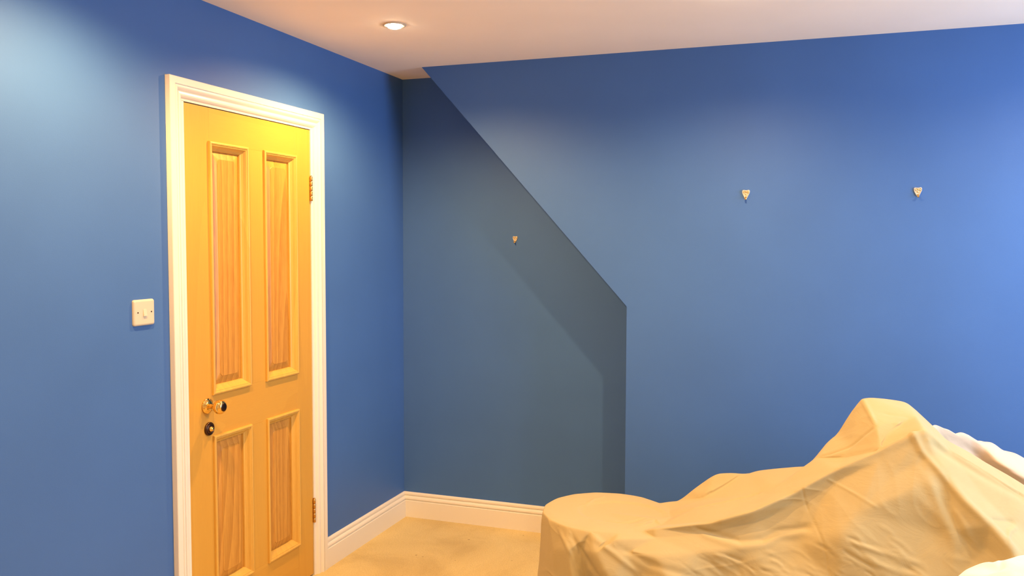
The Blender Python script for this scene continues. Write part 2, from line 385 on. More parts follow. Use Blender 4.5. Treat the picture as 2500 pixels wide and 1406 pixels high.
# ------------------------------------------------------------------ downlights
for i, (x, y, wt, colr, lab) in enumerate(LAMPS):
    t = tag(empty('downlight', (x, y, H)), lab, 'ceiling light', 'recessed downlights in the ceiling')
    lathe('trim_ring', [(.0460, 0), (.0460, -.0030), (.0430, -.0055), (.0350, -.0045), (.0300, -.0015), (.0300, 0)], (0, 0, 0), (0, 0, 1), M_RING, t)
    lathe('lamp_lens', [(.0295, -.001), (.0295, -.006), (.0260, -.0115), (.0170, -.0150), (.006, -.0160)], (0, 0, 0), (0, 0, 1), M_BULB, t)
    ld = bpy.data.lights.new('lamp_beam', 'SPOT'); ld.energy = wt; ld.color = colr; ld.spot_size = R(158); ld.spot_blend = .6 if x < 1 else .85; ld.shadow_soft_size = .018
    lo = bpy.data.objects.new('lamp_beam', ld); COL.objects.link(lo); lo.parent = t; lo.location = (0, 0, -.03)

# ------------------------------------------------------------------ dust sheets
# control nets: x, y, z of each point of the cloth, its place in the laid-out cloth (u, v), sharpness; then fold lines
FOLDS = [
    ([(2.429,-1.188,0.908),(2.456,-1.195,0.828),(2.491,-1.203,0.781),(2.555,-1.218,0.691),(2.614,-1.232,0.634),(2.677,-1.249,0.559)],0.007,0.011,1),
    ([(2.432,-1.093,0.883),(2.308,-1.12,0.814),(2.17,-1.141,0.741),(2.04,-1.181,0.661),(1.909,-1.231,0.601),(1.776,-1.26,0.556)],0.005,0.013,1),
    ([(2.453,-1.109,0.857),(2.532,-1.084,0.8),(2.619,-1.067,0.744),(2.753,-1.045,0.672)],-0.007,0.014,1),
    ([(2.26,-0.875,0.943),(2.281,-0.954,0.91),(2.298,-1.035,0.88)],0.005,0.008,0),
    ([(2.317,-0.963,0.907),(2.369,-0.966,0.897),(2.42,-0.969,0.899)],-0.004,0.008,0),
    ([(1.723,-1.289,0.537),(1.789,-1.276,0.521),(1.873,-1.261,0.509),(1.945,-1.248,0.522),(2.003,-1.246,0.547),(2.117,-1.242,0.568)],-0.005,0.009,1),
    ([(1.736,-1.286,0.521),(1.815,-1.272,0.502),(1.873,-1.262,0.493),(1.946,-1.249,0.503),(2.003,-1.247,0.528),(2.111,-1.243,0.552)],0.004,0.01,1),
    ([(2.17,-1.234,0.719),(2.244,-1.235,0.685),(2.3,-1.226,0.65)],0.0018,0.004,1),
    ([(2.112,-1.241,0.599),(2.127,-1.244,0.531),(2.141,-1.25,0.413)],-0.0022,0.004,1),
    ([(2.085,-1.236,0.703),(2.096,-1.238,0.655),(2.107,-1.241,0.606)],-0.0015,0.004,1),
    ([(2.45,-1.196,0.778),(2.482,-1.207,0.654),(2.52,-1.219,0.538)],0.006,0.018,1),
    ([(2.512,-1.211,0.69),(2.547,-1.221,0.607),(2.597,-1.233,0.546)],0.005,0.012,1),
    ([(2.495,-1.207,0.701),(2.53,-1.217,0.61),(2.565,-1.227,0.54)],-0.003,0.012,1),
    ([(2.584,-1.225,0.67),(2.617,-1.234,0.613),(2.65,-1.243,0.569)],-0.002,0.01,1),
    ([(2.622,-1.233,0.649),(2.659,-1.241,0.643),(2.728,-1.226,0.631)],-0.004,0.005,1),
    ([(2.639,-1.239,0.594),(2.682,-1.244,0.614),(2.728,-1.227,0.62)],0.004,0.006,1),
    ([(2.198,-1.242,0.55),(2.259,-1.24,0.533),(2.321,-1.23,0.517),(2.406,-1.215,0.496)],0.004,0.008,1),
    ([(2.174,-1.244,0.524),(2.223,-1.245,0.5),(2.273,-1.241,0.475)],-0.003,0.006,1),
    ([(2.248,-1.244,0.5),(2.334,-1.23,0.472),(2.431,-1.212,0.455)],0.003,0.008,1),
    ([(1.472,-1.354,0.475),(1.58,-1.33,0.431),(1.686,-1.305,0.407),(1.765,-1.288,0.388)],-0.005,0.012,1),
    ([(1.391,-1.373,0.499),(1.473,-1.355,0.447),(1.554,-1.339,0.388)],0.005,0.01,1),
    ([(1.331,-1.389,0.49),(1.379,-1.38,0.423),(1.435,-1.37,0.355)],-0.006,0.009,1),
    ([(1.296,-1.401,0.497),(1.332,-1.392,0.428),(1.361,-1.388,0.359)],0.004,0.007,1),
    ([(1.252,-1.416,0.504),(1.236,-1.425,0.449),(1.231,-1.428,0.428)],0.003,0.005,1),
    ([(1.827,-1.273,0.437),(1.854,-1.269,0.426),(1.877,-1.265,0.407)],-0.001648,0.007635,1),
    ([(2.012,-1.25,0.457),(2.033,-1.25,0.448),(2.05,-1.25,0.434)],0.001356,0.007444,1),
    ([(1.821,-1.273,0.467),(1.868,-1.265,0.453),(1.911,-1.258,0.426)],-0.00174,0.004256,1),
    ([(2.236,-1.244,0.507),(2.261,-1.242,0.505),(2.284,-1.238,0.495)],0.001462,0.006875,1),
    ([(2.327,-1.229,0.504),(2.371,-1.222,0.491),(2.41,-1.216,0.466)],0.00215,0.004537,1),
    ([(1.928,-1.251,0.488),(1.961,-1.25,0.483),(1.991,-1.25,0.468)],0.001891,0.007421,1),
    ([(1.974,-1.252,0.427),(2.009,-1.252,0.417),(2.038,-1.252,0.397)],0.001618,0.007617,1),
    ([(2.179,-1.248,0.447),(2.216,-1.248,0.426),(2.246,-1.25,0.393)],-0.001778,0.005306,1),
    ([(2.07,-1.248,0.463),(2.087,-1.248,0.456),(2.102,-1.249,0.444)],0.001199,0.004254,1),
    ([(2.309,-1.235,0.453),(2.325,-1.233,0.444),(2.339,-1.231,0.431)],0.002056,0.004081,1),
    ([(1.979,-1.25,0.464),(1.997,-1.25,0.458),(2.013,-1.25,0.446)],-0.001329,0.006346,1),
    ([(2.077,-1.25,0.433),(2.102,-1.25,0.429),(2.125,-1.25,0.418)],-0.001234,0.004308,1),
    ([(2.113,-1.244,0.533),(2.135,-1.244,0.528),(2.154,-1.244,0.516)],0.001019,0.00417,1),
    ([(2.317,-1.227,0.575),(2.358,-1.221,0.551),(2.391,-1.216,0.515)],0.001327,0.00748,1),
    ([(1.946,-1.253,0.421),(1.986,-1.253,0.418),(2.023,-1.252,0.403)],0.001404,0.006881,1),
    ([(1.826,-1.273,0.456),(1.874,-1.264,0.439),(1.916,-1.258,0.408)],0.000816,0.005661,1),
    ([(2.098,-1.245,0.527),(2.132,-1.245,0.514),(2.161,-1.246,0.492)],-0.001687,0.00533,1),
    ([(1.92,-1.257,0.414),(1.957,-1.254,0.407),(1.99,-1.254,0.39)],0.0008311,0.004242,1),
    ([(2.174,-1.248,0.442),(2.197,-1.248,0.436),(2.217,-1.248,0.424)],0.001048,0.004741,1),
    ([(2.236,-1.246,0.469),(2.258,-1.245,0.459),(2.276,-1.242,0.441)],-0.001881,0.004108,1),
    ([(2.091,-1.249,0.453),(2.117,-1.248,0.449),(2.141,-1.249,0.438)],0.001134,0.00475,1),
    ([(1.985,-1.251,0.44),(2.004,-1.251,0.437),(2.022,-1.251,0.428)],0.001745,0.004898,1),
    ([(2.276,-1.242,0.455),(2.292,-1.239,0.447),(2.305,-1.237,0.435)],-0.002039,0.005804,1),
    ([(1.815,-1.274,0.468),(1.85,-1.268,0.462),(1.882,-1.262,0.446)],-0.002009,0.00536,1),
    ([(2.286,-1.231,0.604),(2.32,-1.226,0.59),(2.348,-1.222,0.567)],0.001209,0.007175,1),
    ([(1.853,-1.267,0.455),(1.883,-1.262,0.446),(1.909,-1.258,0.429)],0.0008498,0.005653,1),
    ([(1.795,-1.279,0.439),(1.838,-1.272,0.422),(1.875,-1.267,0.392)],0.001582,0.007943,1),
    ([(2.203,-1.241,0.575),(2.23,-1.241,0.563),(2.254,-1.241,0.543)],0.001561,0.007559,1),
    ([(2.314,-1.233,0.477),(2.361,-1.224,0.47),(2.405,-1.217,0.449)],-0.0008631,0.007614,1),
    ([(2.188,-1.247,0.449),(2.227,-1.248,0.429),(2.259,-1.248,0.396)],-0.0008184,0.006981,1),
    ([(1.772,-1.283,0.45),(1.81,-1.277,0.437),(1.843,-1.271,0.413)],0.0008745,0.007652,1),
    ([(1.725,-1.293,0.458),(1.773,-1.283,0.44),(1.815,-1.277,0.409)],-0.001293,0.004789,1),
    ([(2.064,-1.25,0.44),(2.084,-1.25,0.431),(2.1,-1.25,0.417)],-0.001953,0.00403,1),
    ([(2.138,-1.248,0.449),(2.154,-1.248,0.446),(2.17,-1.248,0.438)],0.001665,0.006079,1),
    ([(1.674,-1.306,0.44),(1.714,-1.297,0.417),(1.748,-1.291,0.383)],-0.0008647,0.004199,1),
    ([(2.022,-1.247,0.503),(2.061,-1.247,0.492),(2.094,-1.248,0.469)],0.001242,0.005258,1),
    ([(1.918,-1.256,0.436),(1.954,-1.253,0.428),(1.986,-1.253,0.41)],-0.002183,0.005715,1),
    ([(1.736,-1.289,0.468),(1.774,-1.283,0.449),(1.805,-1.278,0.419)],-0.0008601,0.005843,1),
    ([(2.153,-1.246,0.49),(2.19,-1.245,0.488),(2.224,-1.246,0.475)],0.0008743,0.00651,1),
    ([(2.236,-1.242,0.549),(2.281,-1.236,0.535),(2.321,-1.23,0.508)],-0.001143,0.006143,1),
    ([(2.186,-1.242,0.562),(2.215,-1.242,0.555),(2.24,-1.243,0.539)],-0.002111,0.005497,1),
    ([(2.341,-1.227,0.492),(2.364,-1.223,0.485),(2.384,-1.22,0.471)],-0.002115,0.006926,1),
    ([(2.304,-1.232,0.533),(2.332,-1.227,0.529),(2.357,-1.223,0.517)],0.001589,0.004413,1),
    ([(2.104,-1.244,0.531),(2.123,-1.245,0.523),(2.138,-1.245,0.509)],-0.001538,0.006257,1),
    ([(2.16,-1.245,0.512),(2.201,-1.245,0.504),(2.239,-1.245,0.483)],-0.0008357,0.00446,1),
    ([(2.023,-1.25,0.445),(2.048,-1.25,0.441),(2.07,-1.25,0.429)],-0.0008508,0.00707,1),
    ([(2.046,-1.25,0.446),(2.063,-1.25,0.439),(2.078,-1.25,0.426)],-0.00157,0.007478,1),
    ([(1.779,-1.281,0.468),(1.827,-1.273,0.448),(1.868,-1.267,0.414)],0.001662,0.007014,1),
    ([(1.952,-1.251,0.464),(1.981,-1.251,0.458),(2.007,-1.251,0.443)],0.002153,0.005501,1),
    ([(1.825,-1.275,0.407),(1.865,-1.269,0.382),(1.896,-1.265,0.347)],0.001767,0.007024,1),
    ([(2.171,-1.245,0.498),(2.201,-1.245,0.488),(2.225,-1.246,0.468)],-0.001028,0.005992,1),
    ([(2.024,-1.25,0.445),(2.069,-1.25,0.43),(2.109,-1.251,0.402)],-0.0009908,0.007008,1),
    ([(1.752,-1.288,0.432),(1.796,-1.281,0.409),(1.832,-1.276,0.373)],0.00174,0.007421,1),
    ([(2.111,-1.247,0.473),(2.154,-1.248,0.451),(2.189,-1.249,0.417)],0.0008324,0.005918,1),
    ([(1.942,-1.251,0.479),(1.971,-1.25,0.474),(1.996,-1.25,0.46)],-0.001386,0.00679,1),
    ([(2.192,-1.243,0.547),(2.222,-1.243,0.53),(2.246,-1.244,0.505)],-0.001474,0.006883,1),
    ([(2.309,-1.23,0.557),(2.343,-1.224,0.536),(2.37,-1.221,0.505)],0.002075,0.007564,1),
    ([(2.152,-1.247,0.461),(2.17,-1.247,0.459),(2.186,-1.247,0.452)],0.001139,0.004758,1),
    ([(1.843,-1.269,0.466),(1.879,-1.263,0.446),(1.909,-1.259,0.416)],0.001038,0.00418,1),
    ([(1.781,-1.28,0.467),(1.826,-1.272,0.46),(1.867,-1.265,0.441)],0.001968,0.005167,1),
    ([(1.922,-1.255,0.442),(1.962,-1.252,0.44),(2,-1.252,0.427)],0.001264,0.005519,1),
    ([(1.697,-1.302,0.419),(1.737,-1.292,0.405),(1.773,-1.287,0.379)],-0.001562,0.004477,1),
    ([(1.856,-1.268,0.43),(1.874,-1.265,0.42),(1.889,-1.263,0.405)],0.0009357,0.007765,1),
    ([(1.937,-1.253,0.427),(1.978,-1.253,0.42),(2.016,-1.253,0.401)],0.00095,0.007778,1),
    ([(1.393,-1.203,0.503),(1.479,-1.187,0.504),(1.555,-1.121,0.507),(1.637,-1.087,0.528),(1.709,-1.082,0.551),(1.821,-1.061,0.58),(1.939,-1.039,0.61)],-0.006,0.007,0),
    ([(2.107,-0.973,0.736),(2.161,-0.995,0.758),(2.219,-1.015,0.796),(2.298,-1.035,0.878)],-0.004,0.007,0),
    ([(2.119,-0.921,0.811),(2.141,-0.937,0.779)],0.003,0.006,0),
    ([(1.289,-1.064,0.503),(1.306,-0.976,0.503),(1.341,-0.919,0.504)],0.004,0.006,0),
]
FOLDS2 = [
    ([(2.477,-0.898,0.869),(2.511,-0.856,0.84),(2.571,-0.805,0.79)],-0.012,0.01,0),
    ([(2.6,-0.785,0.783),(2.669,-0.763,0.735),(2.728,-0.798,0.695),(2.803,-0.805,0.654)],0.006,0.008,0),
]
BIG_V = [
    (1.619,-1.087,0.5,1.619,-1.087,0), (1.589,-1.087,0.503,1.589,-1.087,0), (1.601,-0.996,0.5,1.601,-0.996,0), (1.573,-1.007,0.503,1.573,-1.007,0),
    (1.549,-0.919,0.5,1.549,-0.919,0), (1.528,-0.94,0.503,1.528,-0.94,0), (1.472,-0.867,0.5,1.472,-0.867,0), (1.461,-0.895,0.503,1.461,-0.895,0),
    (1.474,-0.862,0.43,1.505,-0.788,0), (1.477,-0.856,0.3,1.572,-0.625,0), (1.495,-0.812,0.008,1.725,-0.257,0), (1.381,-0.849,0.5,1.381,-0.849,0),
    (1.381,-0.879,0.503,1.381,-0.879,0), (1.381,-0.843,0.43,1.381,-0.763,0), (1.381,-0.837,0.3,1.381,-0.587,0), (1.381,-0.809,0.008,1.381,-0.209,0),
    (1.29,-0.867,0.5,1.29,-0.867,0), (1.301,-0.895,0.503,1.301,-0.895,0), (1.288,-0.862,0.43,1.257,-0.788,0), (1.285,-0.856,0.3,1.19,-0.625,0),
    (1.267,-0.812,0.008,1.037,-0.257,0), (1.213,-0.919,0.5,1.213,-0.919,0), (1.234,-0.94,0.503,1.234,-0.94,0), (1.208,-0.914,0.43,1.152,-0.858,0),
    (1.204,-0.91,0.3,1.027,-0.733,0), (1.184,-0.89,0.008,0.76,-0.466,0), (1.161,-0.996,0.5,1.161,-0.996,0), (1.189,-1.007,0.503,1.189,-1.007,0),
    (1.156,-0.994,0.43,1.082,-0.963,0), (1.15,-0.991,0.3,0.919,-0.896,0), (1.106,-0.973,0.008,0.551,-0.743,0), (1.143,-1.087,0.5,1.143,-1.087,0),
    (1.173,-1.087,0.503,1.173,-1.087,0), (1.137,-1.087,0.43,1.057,-1.087,0), (1.131,-1.087,0.3,0.881,-1.087,0), (1.103,-1.087,0.008,0.503,-1.087,0),
    (1.161,-1.178,0.5,1.161,-1.178,0), (1.189,-1.167,0.503,1.189,-1.167,0), (1.156,-1.18,0.43,1.082,-1.211,0), (1.15,-1.183,0.3,0.919,-1.278,0),
    (1.106,-1.201,0.008,0.551,-1.431,0), (1.213,-1.255,0.5,1.213,-1.255,0), (1.234,-1.234,0.503,1.234,-1.234,0), (1.208,-1.26,0.43,1.152,-1.316,0),
    (1.204,-1.264,0.3,1.027,-1.441,0), (1.184,-1.284,0.008,0.76,-1.708,0), (1.29,-1.307,0.5,1.29,-1.307,0), (1.301,-1.279,0.503,1.301,-1.279,0),
    (1.381,-1.325,0.5,1.381,-1.325,0), (1.381,-1.295,0.503,1.381,-1.295,0), (1.472,-1.307,0.5,1.472,-1.307,0), (1.461,-1.279,0.503,1.461,-1.279,0),
    (1.549,-1.255,0.5,1.549,-1.255,0), (1.528,-1.234,0.503,1.528,-1.234,0), (1.601,-1.178,0.5,1.601,-1.178,0), (1.573,-1.167,0.503,1.573,-1.167,0),
    (1.381,-1.087,0.501,1.381,-1.087,0), (2.442,-1.089,0.895,2.442,-1.089,0.9), (2.308,-1.115,0.815,2.308,-1.115,0), (2.17,-1.141,0.744,2.17,-1.141,0),
    (2.04,-1.181,0.664,2.04,-1.181,0), (1.909,-1.241,0.604,1.909,-1.241,0), (1.776,-1.26,0.556,1.776,-1.26,0), (1.596,-1.272,0.519,1.596,-1.272,0),
    (2.259,-0.875,0.953,2.259,-0.875,0.9), (2.403,-0.825,0.936,2.403,-0.825,0.8), (2.43,-0.955,0.909,2.43,-0.955,0.7), (2.298,-1.035,0.88,2.298,-1.035,0.6),
    (2.175,-0.881,0.81,2.175,-0.881,0), (2.083,-0.899,0.689,2.083,-0.899,0.8), (2.007,-0.801,0.638,2.007,-0.801,0.8), (1.756,-0.859,0.629,1.756,-0.859,0.8),
    (1.612,-0.895,0.51,1.612,-0.895,0.9), (1.875,-0.827,0.629,1.875,-0.827,0), (2.219,-1.004,0.801,2.219,-1.004,0), (2.107,-0.973,0.736,2.107,-0.973,0),
    (2.199,-1.034,0.759,2.199,-1.034,0), (1.987,-1.042,0.645,1.987,-1.042,0), (1.918,-1.047,0.605,1.918,-1.047,0), (1.709,-1.082,0.546,1.709,-1.082,0),
    (1.727,-0.959,0.545,1.727,-0.959,0), (1.573,-1.142,0.517,1.573,-1.142,0), (2.338,-1.054,0.857,2.338,-1.054,0), (2.476,-0.866,0.877,2.476,-0.866,0.4),
    (2.525,-0.947,0.834,2.525,-0.947,0), (2.633,-0.975,0.778,2.633,-0.975,0), (2.751,-0.99,0.714,2.751,-0.99,0), (2.94,-0.982,0.609,2.94,-0.982,0),
    (3.118,-0.989,0.514,3.118,-0.989,0), (2.522,-1.065,0.819,2.522,-1.065,0), (2.619,-1.066,0.761,2.619,-1.066,0), (2.736,-1.071,0.691,2.736,-1.071,0),
    (2.917,-1.077,0.584,2.917,-1.077,0), (2.465,-1.123,0.812,2.465,-1.123,0), (2.5,-1.15,0.769,2.5,-1.15,0), (2.556,-1.209,0.691,2.556,-1.209,0),
    (2.611,-1.246,0.637,2.611,-1.246,0), (2.668,-1.293,0.574,2.668,-1.293,0), (2.718,-1.343,0.503,2.718,-1.393,0), (2.609,-1.137,0.693,2.609,-1.137,0),
    (2.697,-1.164,0.613,2.697,-1.164,0), (2.797,-1.121,0.558,2.797,-1.121,0), (2.296,-1.137,0.776,2.296,-1.177,0), (2.159,-1.153,0.692,2.159,-1.193,0),
    (2.039,-1.184,0.618,2.039,-1.224,0), (1.917,-1.225,0.562,1.917,-1.265,0), (1.78,-1.255,0.518,1.78,-1.295,0), (1.6,-1.294,0.491,1.6,-1.334,0),
    (1.478,-1.347,0.493,1.478,-1.397,0), (2.345,-1.159,0.745,2.345,-1.209,0), (2.245,-1.232,0.635,2.245,-1.302,0), (2.184,-1.279,0.561,2.184,-1.379,0),
    (2.396,-1.196,0.707,2.396,-1.246,0), (2.45,-1.221,0.589,2.45,-1.301,0), (2.518,-1.222,0.61,2.518,-1.282,0), (2.597,-1.234,0.56,2.597,-1.314,0),
    (2.061,-1.246,0.511,2.061,-1.346,0), (1.909,-1.29,0.493,1.909,-1.39,0), (1.741,-1.319,0.468,1.741,-1.419,0), (1.613,-1.365,0.454,1.613,-1.465,0),
    (1.516,-1.363,0.455,1.516,-1.463,0), (1.674,-1.401,0.386,1.674,-1.601,0), (1.823,-1.327,0.379,1.823,-1.527,0), (2.002,-1.326,0.403,2.002,-1.526,0),
    (2.186,-1.313,0.424,2.186,-1.513,0), (2.364,-1.302,0.444,2.364,-1.502,0), (2.513,-1.291,0.46,2.513,-1.491,0), (2.631,-1.301,0.481,2.631,-1.451,0),
    (1.25,-1.322,0.297,1.17,-1.522,0), (1.341,-1.394,0.338,1.291,-1.594,0), (1.387,-1.352,0.328,1.357,-1.552,0), (1.477,-1.419,0.366,1.477,-1.619,0),
    (1.562,-1.378,0.362,1.562,-1.578,0), (1.246,-1.312,0.418,1.216,-1.392,0), (1.31,-1.362,0.436,1.29,-1.442,0), (1.352,-1.342,0.434,1.352,-1.422,0),
    (1.412,-1.384,0.449,1.412,-1.474,0), (1.22,-1.372,0.008,1.11,-1.872,0), (1.311,-1.494,0.008,1.231,-1.994,0), (1.357,-1.402,0.008,1.297,-1.902,0),
    (1.457,-1.519,0.008,1.457,-2.019,0), (1.582,-1.428,0.008,1.582,-1.928,0), (1.654,-1.501,0.008,1.654,-2.001,0), (1.843,-1.377,0.008,1.843,-1.877,0),
    (1.982,-1.426,0.008,1.982,-1.926,0), (2.206,-1.363,0.008,2.206,-1.863,0), (2.344,-1.402,0.008,2.344,-1.902,0), (2.533,-1.341,0.008,2.533,-1.841,0),
    (2.611,-1.401,0.008,2.611,-1.851,0), (2.738,-1.393,0.008,2.738,-1.743,0), (3.25,-1,0.45,3.25,-1,0), (3.2,-1.25,0.4,3.2,-1.25,0),
    (3.38,-1.1,0.008,3.68,-1.1,0), (3.2,-1.4,0.008,3.3,-1.7,0), (2.95,-1.42,0.008,2.95,-1.77,0), (1.612,-0.845,0.29,1.612,-0.725,0),
    (1.622,-0.775,0.008,1.622,-0.275,0), (1.756,-0.809,0.409,1.756,-0.689,0), (1.746,-0.739,0.008,1.746,-0.239,0), (1.875,-0.777,0.409,1.875,-0.657,0),
    (1.885,-0.707,0.008,1.885,-0.207,0), (2.007,-0.751,0.418,2.007,-0.631,0), (1.997,-0.681,0.008,1.997,-0.181,0), (2.083,-0.849,0.469,2.083,-0.729,0),
    (2.093,-0.779,0.008,2.093,-0.279,0), (2.259,-0.825,0.733,2.259,-0.705,0), (2.269,-0.755,0.008,2.269,-0.255,0), (2.403,-0.775,0.716,2.403,-0.655,0),
    (2.393,-0.705,0.008,2.393,-0.205,0), (2.476,-0.858,0.657,2.476,-0.738,0), (2.486,-0.848,0.008,2.486,-0.348,0), (2.525,-0.939,0.614,2.525,-0.819,0),
    (2.515,-0.929,0.008,2.515,-0.429,0), (2.633,-0.968,0.558,2.633,-0.848,0), (2.643,-0.957,0.008,2.643,-0.457,0), (2.751,-0.983,0.494,2.751,-0.863,0),
    (2.741,-0.972,0.008,2.741,-0.472,0), (2.94,-0.975,0.389,2.94,-0.855,0), (2.95,-0.964,0.008,2.95,-0.464,0), (3.118,-0.981,0.294,3.118,-0.861,0),
    (3.108,-0.971,0.008,3.108,-0.471,0),
]
BIG_E = [
    (6,11,0.75), (11,16,0.75), (16,21,0.75), (21,26,0.75), (26,31,0.75), (31,36,0.75), (36,41,0.75), (41,46,0.75), (46,48,0.75), (57,58,0.8),
    (58,59,0.5), (59,60,0), (60,61,0), (61,62,0), (62,63,0), (63,52,0), (64,65,0.85), (65,66,0.85), (66,67,0.85), (67,64,0.85),
    (66,57,0.8), (64,68,0.1), (68,69,0.1), (69,70,0.7), (70,73,0.7), (73,71,0.7), (71,72,0.7), (71,80,0.75), (80,79,0.3), (67,76,0.25),
    (76,75,0.25), (75,69,0.25), (80,78,0), (78,77,0), (79,78,0.35), (66,84,0.7), (65,83,0.35), (83,84,0.35), (84,85,0.35), (85,86,0.35),
    (86,87,0.35), (87,88,0.35), (57,93,0.7), (93,94,0.7), (94,95,0.7), (95,96,0.7), (96,97,0.7), (97,98,0.7), (57,89,0.6), (89,90,0.1),
    (90,91,0.1), (91,92,0.1), (57,109,0.6), (109,110,0.6), (110,111,0.6), (102,103,0), (103,104,0), (104,105,0), (105,106,0), (106,107,0),
    (107,108,0), (57,102,0.1), (134,129,0.2), (136,131,0.2), (50,136,0.1), (48,134,0.1), (72,2,0), (67,82,0.2), (82,57,0.2), (128,137,0),
]
BACK_V = [
    (2.472,-0.867,0.871,2.472,-0.867,0), (2.492,-0.858,0.856,2.472,-0.907,0), (2.482,-0.857,0.855,2.472,-0.947,0), (2.482,-0.837,0.605,2.472,-1.147,0),
    (2.472,-0.807,0.621,2.472,-0.707,0), (2.472,-0.767,0.008,2.472,-0.417,0), (2.512,-0.822,0.872,2.512,-0.822,0), (2.518,-0.818,0.841,2.512,-0.862,0),
    (2.523,-0.812,0.817,2.512,-0.902,0), (2.523,-0.792,0.567,2.512,-1.102,0), (2.512,-0.762,0.622,2.512,-0.662,0), (2.512,-0.722,0.008,2.512,-0.372,0),
    (2.57,-0.782,0.839,2.57,-0.782,0), (2.573,-0.779,0.805,2.57,-0.822,0), (2.576,-0.775,0.769,2.57,-0.862,0), (2.576,-0.755,0.519,2.57,-1.062,0),
    (2.592,-0.743,0.831,2.592,-0.743,0), (2.592,-0.683,0.581,2.592,-0.583,0), (2.592,-0.643,0.008,2.592,-0.293,0), (2.635,-0.739,0.804,2.635,-0.739,0),
    (2.638,-0.738,0.765,2.635,-0.779,0), (2.642,-0.733,0.726,2.635,-0.819,0), (2.642,-0.713,0.476,2.635,-1.019,0), (2.642,-0.695,0.795,2.642,-0.695,0),
    (2.642,-0.635,0.545,2.642,-0.535,0), (2.642,-0.595,0.008,2.642,-0.245,0), (2.68,-0.746,0.774,2.68,-0.746,0), (2.683,-0.744,0.738,2.68,-0.786,0),
    (2.687,-0.74,0.699,2.68,-0.826,0), (2.687,-0.72,0.449,2.68,-1.026,0), (2.687,-0.647,0.791,2.687,-0.647,0), (2.687,-0.587,0.541,2.687,-0.487,0),
    (2.687,-0.547,0.008,2.687,-0.197,0), (2.714,-0.779,0.734,2.714,-0.779,0), (2.723,-0.774,0.708,2.714,-0.819,0), (2.735,-0.767,0.672,2.714,-0.859,0),
    (2.735,-0.747,0.422,2.714,-1.059,0), (2.756,-0.634,0.78,2.756,-0.634,0), (2.756,-0.574,0.53,2.756,-0.474,0), (2.756,-0.534,0.008,2.756,-0.184,0),
    (2.791,-0.796,0.696,2.791,-0.796,0), (2.796,-0.793,0.669,2.791,-0.836,0), (2.805,-0.787,0.632,2.791,-0.876,0), (2.805,-0.767,0.382,2.791,-1.076,0),
    (2.825,-0.622,0.756,2.825,-0.622,0), (2.825,-0.562,0.506,2.825,-0.462,0), (2.825,-0.522,0.008,2.825,-0.172,0), (2.963,-0.804,0.613,2.963,-0.804,0),
    (2.971,-0.801,0.57,2.963,-0.844,0), (2.98,-0.795,0.527,2.963,-0.884,0), (2.98,-0.775,0.277,2.963,-1.084,0), (3.005,-0.625,0.706,3.005,-0.625,0),
    (3.005,-0.565,0.456,3.005,-0.465,0), (3.005,-0.525,0.008,3.005,-0.175,0), (3.13,-0.803,0.533,3.13,-0.803,0), (3.132,-0.801,0.498,3.13,-0.843,0),
    (3.135,-0.797,0.462,3.13,-0.883,0), (3.135,-0.777,0.212,3.13,-1.083,0), (3.163,-0.677,0.669,3.163,-0.677,0), (3.163,-0.617,0.419,3.163,-0.517,0),
    (3.163,-0.577,0.008,3.163,-0.227,0),
]
BACK_E = [
    (0,6,1), (6,12,1), (12,19,1), (19,26,1), (26,33,1), (33,40,1), (40,47,1), (47,54,1), (16,23,1), (23,30,1),
    (30,37,1), (37,44,1), (44,51,1), (51,58,1), (2,8,1), (8,14,1), (14,21,1), (21,28,1), (28,35,1), (35,42,1),
    (42,49,1), (49,56,1), (1,7,0.3), (7,13,0.3), (13,20,0.3), (20,27,0.3), (27,34,0.3), (34,41,0.3), (41,48,0.3), (48,55,0.3),
    (4,10,0.5), (10,17,0.5), (17,24,0.5), (24,31,0.5), (31,38,0.5), (38,45,0.5), (45,52,0.5), (52,59,0.5), (12,16,1),
]
